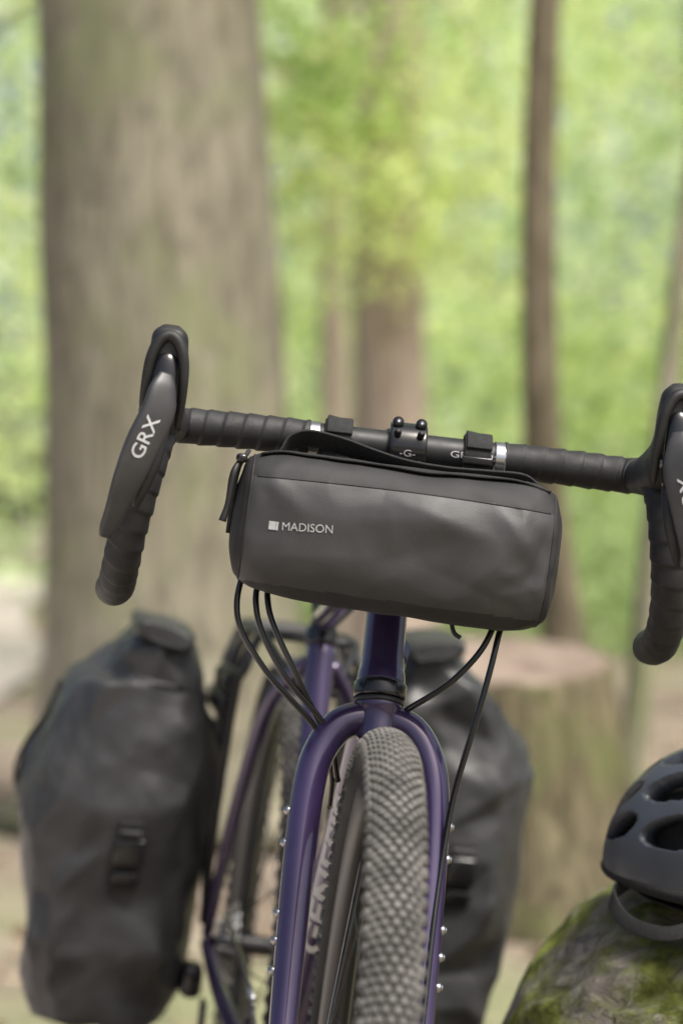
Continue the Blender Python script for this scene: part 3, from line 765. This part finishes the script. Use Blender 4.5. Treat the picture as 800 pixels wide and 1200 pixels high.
# ------------------------------------------------------------------ trees
def tree(pts, r0, r1, mat, ncl=14, lpc=150, seed=0, crad=1.6, segs=28, start=.5, extra=()):
    rnd=random.Random(seed); base=V(pts[0]); e=empty('tree',base)
    n=len(pts); rad=[r0+(r1-r0)*i/(n-1) for i in range(n)]
    off=seed*7.3
    def rf(r,s,th,p):
        fl=1+.45*math.exp(-p.z/.22)*(.6+.4*math.sin(th*5+seed))
        return r*fl*(1+.05*noise.noise(V((math.cos(th)*1.5,math.sin(th)*1.5,p.z*.7+off)))+.02*noise.noise(V((math.cos(th)*5,math.sin(th)*5,p.z*2+off))))
    tube('trunk',[V(p) for p in pts],rad,mat,e,segs=segs,n=14,radfun=rf)
    top=V(pts[-1]); tips=[]
    H=top.z; zs=[p[2] for p in pts]
    def at(h): return V((np.interp(h,zs,[p[0] for p in pts]),np.interp(h,zs,[p[1] for p in pts]),h))
    for i in range(8):
        h=H*(start+(.98-start)*i/7); q=at(h)
        a=rnd.uniform(0,6.28); L=crad*rnd.uniform(.8,1.5)
        d=V((math.cos(a),math.sin(a),rnd.uniform(.3,.8)))
        rr=max(.012,r1*rnd.uniform(.5,.8))
        p3=q+d*L
        tube('limb_%d'%i,[q,q+d*L*.35+V((0,0,.05)),q+d*L*.7+V((rnd.uniform(-.2,.2),rnd.uniform(-.2,.2),.1)),p3],[rr,rr*.7,rr*.45,rr*.2],mat,e,segs=10,n=5)
        tips+= [p3,q+d*L*.7]
    cs=[];ts=[];sz=[]
    for i in range(ncl):
        c=tips[i%len(tips)]+V((rnd.gauss(0,.5),rnd.gauss(0,.5),rnd.gauss(.25,.3)))
        g=np.random.normal(size=(lpc,3))*np.array([.42,.42,.24])*rnd.uniform(.7,1.3)
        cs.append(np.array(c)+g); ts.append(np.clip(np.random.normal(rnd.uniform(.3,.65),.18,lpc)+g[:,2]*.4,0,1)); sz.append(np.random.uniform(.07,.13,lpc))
    for i,(x,y,z,sp,tn) in enumerate(extra):
        q=at(z+.5); c=V((x,y,z))
        tube('twig_%d'%i,[q,q.lerp(c,.5)+V((0,0,.15)),c],[.022,.014,.006],mat,e,segs=8,n=5)
        g=np.random.normal(size=(lpc,3))*np.array([sp,sp,sp*.55])
        cs.append(np.array(c)+g); ts.append(np.clip(np.random.normal(tn,.16,lpc),0,1)); sz.append(np.random.uniform(.06,.11,lpc))
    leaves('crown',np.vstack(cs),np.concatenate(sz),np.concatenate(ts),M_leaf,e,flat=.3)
    return e
tree([(-.480,4.9,0),(-.488,4.9,.6),(-.505,4.9,1.2),(-.550,4.9,2.3),(-.58,4.95,4),(-.55,5,6.5),(-.5,5,10)],.395,.255,M_bark,seed=1,crad=2.2,ncl=20,lpc=150,segs=64,start=.55)
tree([(.66,4.4,0),(.61,4.4,.5),(.555,4.35,.9),(.53,4.3,1.2),(.525,4.3,1.8),(.545,4.3,2.4),(.6,4.3,4),(.62,4.4,8)],.060,.036,M_bark2,seed=2,crad=1.0,ncl=10,lpc=110,start=.58)
tree([(.70,3.9,0),(.735,3.9,.4),(.775,3.9,.85),(.85,3.95,1.5),(.95,4,2.5),(1.15,4,6.5)],.036,.018,M_bark,seed=3,crad=.8,ncl=8,lpc=100,start=.65)
tree([(.26,10.2,0),(.25,10.2,1),(.24,10.2,2.5),(.3,10.2,5),(.3,10.3,9)],.225,.12,M_barkp,seed=4,crad=2,ncl=16,lpc=180,start=.42,
     extra=[(.30,9.5,2.20,.28,.85),(.10,9.4,2.45,.30,.8),(.05,9.4,2.75,.32,.75),(.55,9.5,2.7,.35,.9),(.25,9.4,3.05,.35,.8),(-.10,9.0,3.1,.25,.3),(.7,9.6,3.1,.35,.7),(.38,9.7,2.5,.3,.95),(-.12,9.3,2.85,.22,.35)])
tree([(-.02,12.5,0),(-.04,12.5,1.5),(-.05,12.5,3),(0,12.5,8)],.10,.06,M_barkp,seed=5,crad=1.6,start=.4,ncl=10,lpc=150,
     extra=[(-.05,11.9,2.4,.35,.7),(-.15,11.9,3.0,.35,.8),(0,12,3.5,.35,.7)])
rt=random.Random(11)
for i,(x,y,r) in enumerate([(-3.2,9,.18),(2.9,8.5,.16),(4.2,13,.25),(-5.6,15,.3),(2.9,18,.13),(4.4,22,.18),(-4.4,24,.25),(6.5,18,.3),(-8,20,.3)]):
    h=rt.uniform(8,11); tree([(x,y,0),(x+rt.uniform(-.1,.1),y,h*.25),(x+rt.uniform(-.2,.2),y,h*.5),(x+rt.uniform(-.4,.4),y,h)],r,r*.5,M_barkp if i%2 else M_bark,seed=20+i,crad=2,ncl=8,lpc=100,segs=20)

# ------------------------------------------------------------------ foliage masses
def mass(name, ncl, lpc, xr, yr, zr, sr, cr, mat, tonefun, avoid=None):
    rnd=random.Random(len(name)*13+ncl); cs=[];sz=[];ts=[]
    i=0
    while i<ncl:
        y=rnd.uniform(*yr); x=rnd.uniform(*xr)*(y/yr[1]*.75+.25); z=rnd.uniform(*zr)*(y/yr[1]*.7+.3)
        if avoid and avoid(x,y,z): continue
        i+=1
        cc=rnd.uniform(*cr); g=np.random.normal(size=(lpc,3))*np.array([1,1,.6])*cc
        tb=tonefun(x,y,z,rnd)
        pts=np.array([x,y,z])+g; pts[:,2]=np.abs(pts[:,2])
        cs.append(pts); ts.append(np.clip(np.random.normal(tb,.16,lpc)+g[:,2]/cc*.08,0,1)); sz.append(np.random.uniform(*sr,lpc))
    return leaves(name,np.vstack(cs),np.concatenate(sz),np.concatenate(ts),mat,None,flat=.3)
mass('woodland_foliage',100,200,(-8,8),(11,26),(1.4,8.0),(.08,.15),(.35,.8),M_leaf,lambda x,y,z,r:r.uniform(.15,1.0),
     avoid=lambda x,y,z:(-1.2<x<1.0 and y<14 and z<1.9))
mass('distant_foliage',240,125,(-22,22),(26,40),(.5,12),(.22,.42),(1.0,2.0),M_leaf_haze,lambda x,y,z,r:r.uniform(.15,1.0))
mass('undergrowth',110,120,(-10,10),(13,30),(.1,.9),(.09,.17),(.3,.7),M_under,lambda x,y,z,r:r.uniform(.3,.9),
     avoid=lambda x,y,z: x<-.10*y+.6 and x>-.10*y-4.5 and y<27)

# ------------------------------------------------------------------ ground
vs=[];n=140
xs=np.sign(np.linspace(-1,1,n))*np.abs(np.linspace(-1,1,n))**2.6*160
for x in xs:
    for y in xs:
        r=math.hypot(x,y-3); far=min(1,max(0,(r-9)/20))
        z=-.02+far*(.35*noise.noise(V((x*.08,y*.08,0)))*1.2)
        if r<9: z+=.006*noise.noise(V((x,y,0))*1.6)
        vs.append(V((x,y+3,z)))
fs=[(i*n+j,(i+1)*n+j,(i+1)*n+j+1,i*n+j+1) for i in range(n-1) for j in range(n-1)]
M_ground=pbr('forest_floor',(.19,.15,.115),(.31,.26,.21),scale=3,rough=.95,bump=.7,bscale=18,bdist=.03,c3=(.22,.23,.13),scale3=.5,spec=.1)
g=mk('ground',vs,fs,M_ground,None,recalc=False)
M_path=pbr('path_gravel',(.46,.41,.375),(.58,.52,.485),scale=5,rough=.95,bump=.5,bscale=90,bdist=.01,spec=.1)
vs=[];fs=[];NY=60
for i in range(NY):
    y=-6+i*.62; xc=-.105*max(0,y)-2.35+.12*math.sin(y*.6)
    for k in range(7):
        w=1.75+.12*noise.noise(V((y*1.3,k//6*9,0)))
        x=xc+(k/6*2-1)*w
        r=math.hypot(x,y-3); far=min(1,max(0,(r-9)/20)); h=far*(.35*noise.noise(V((x*.08,(y)*.08-.24,0)))*1.2)
        vs.append(V((x,y,.012+max(h,0)+far*.05)))
fs=[(i*7+k,i*7+k+1,(i+1)*7+k+1,(i+1)*7+k) for i in range(NY-1) for k in range(6)]
mk('path',vs,fs,M_path,None,recalc=False)
cen=np.stack([np.random.uniform(-5,5,9000),np.random.uniform(-2,10,9000),np.random.uniform(.0,.015,9000)],1)
cen=cen[~((cen[:,0]<-.7)&(cen[:,0]>-4.1)&(np.random.rand(len(cen))<.85))]
leaves('leaf_litter',cen,np.random.uniform(.03,.07,len(cen)),np.random.rand(len(cen)),M_litter,None,flat=.85,wid=.28)

# ------------------------------------------------------------------ light: hazy high sun over the clearing
EL,ROT=math.radians(58),math.radians(134)
w=bpy.data.worlds.new('World'); scene.world=w; w.use_nodes=True
nt=w.node_tree; bg=nt.nodes['Background']; sk=nt.nodes.new('ShaderNodeTexSky'); sk.sky_type='NISHITA'; sk.sun_disc=False
sk.sun_elevation=EL; sk.sun_rotation=ROT; sk.dust_density=6; sk.air_density=1.0; sk.ozone_density=.5
nt.links.new(sk.outputs[0],bg.inputs[0]); bg.inputs[1].default_value=.15
sl=bpy.data.lights.new('sun','SUN'); sl.energy=5.0; sl.angle=math.radians(18); sl.color=(1,.97,.91)
so=bpy.data.objects.new('sun',sl); scene.collection.objects.link(so)
d=V((math.sin(ROT)*math.cos(EL),math.cos(ROT)*math.cos(EL),math.sin(EL)))
so.rotation_euler=d.to_track_quat('Z','Y').to_euler(); so.location=d*20

# ------------------------------------------------------------------ camera
cd=bpy.data.cameras.new('camera'); cam=bpy.data.objects.new('camera',cd); scene.collection.objects.link(cam)
cam.location=(0,-2.2,.92); cam.rotation_euler=(math.radians(90),0,0)
cd.sensor_fit='VERTICAL'; cd.sensor_height=36; cd.lens=85.8; cd.clip_end=600; cd.clip_start=.05
cd.dof.use_dof=True; cd.dof.focus_distance=2.13; cd.dof.aperture_fstop=3.2
scene.camera=cam
scene.view_settings.view_transform='Standard'; scene.view_settings.look='None'; scene.view_settings.exposure=0
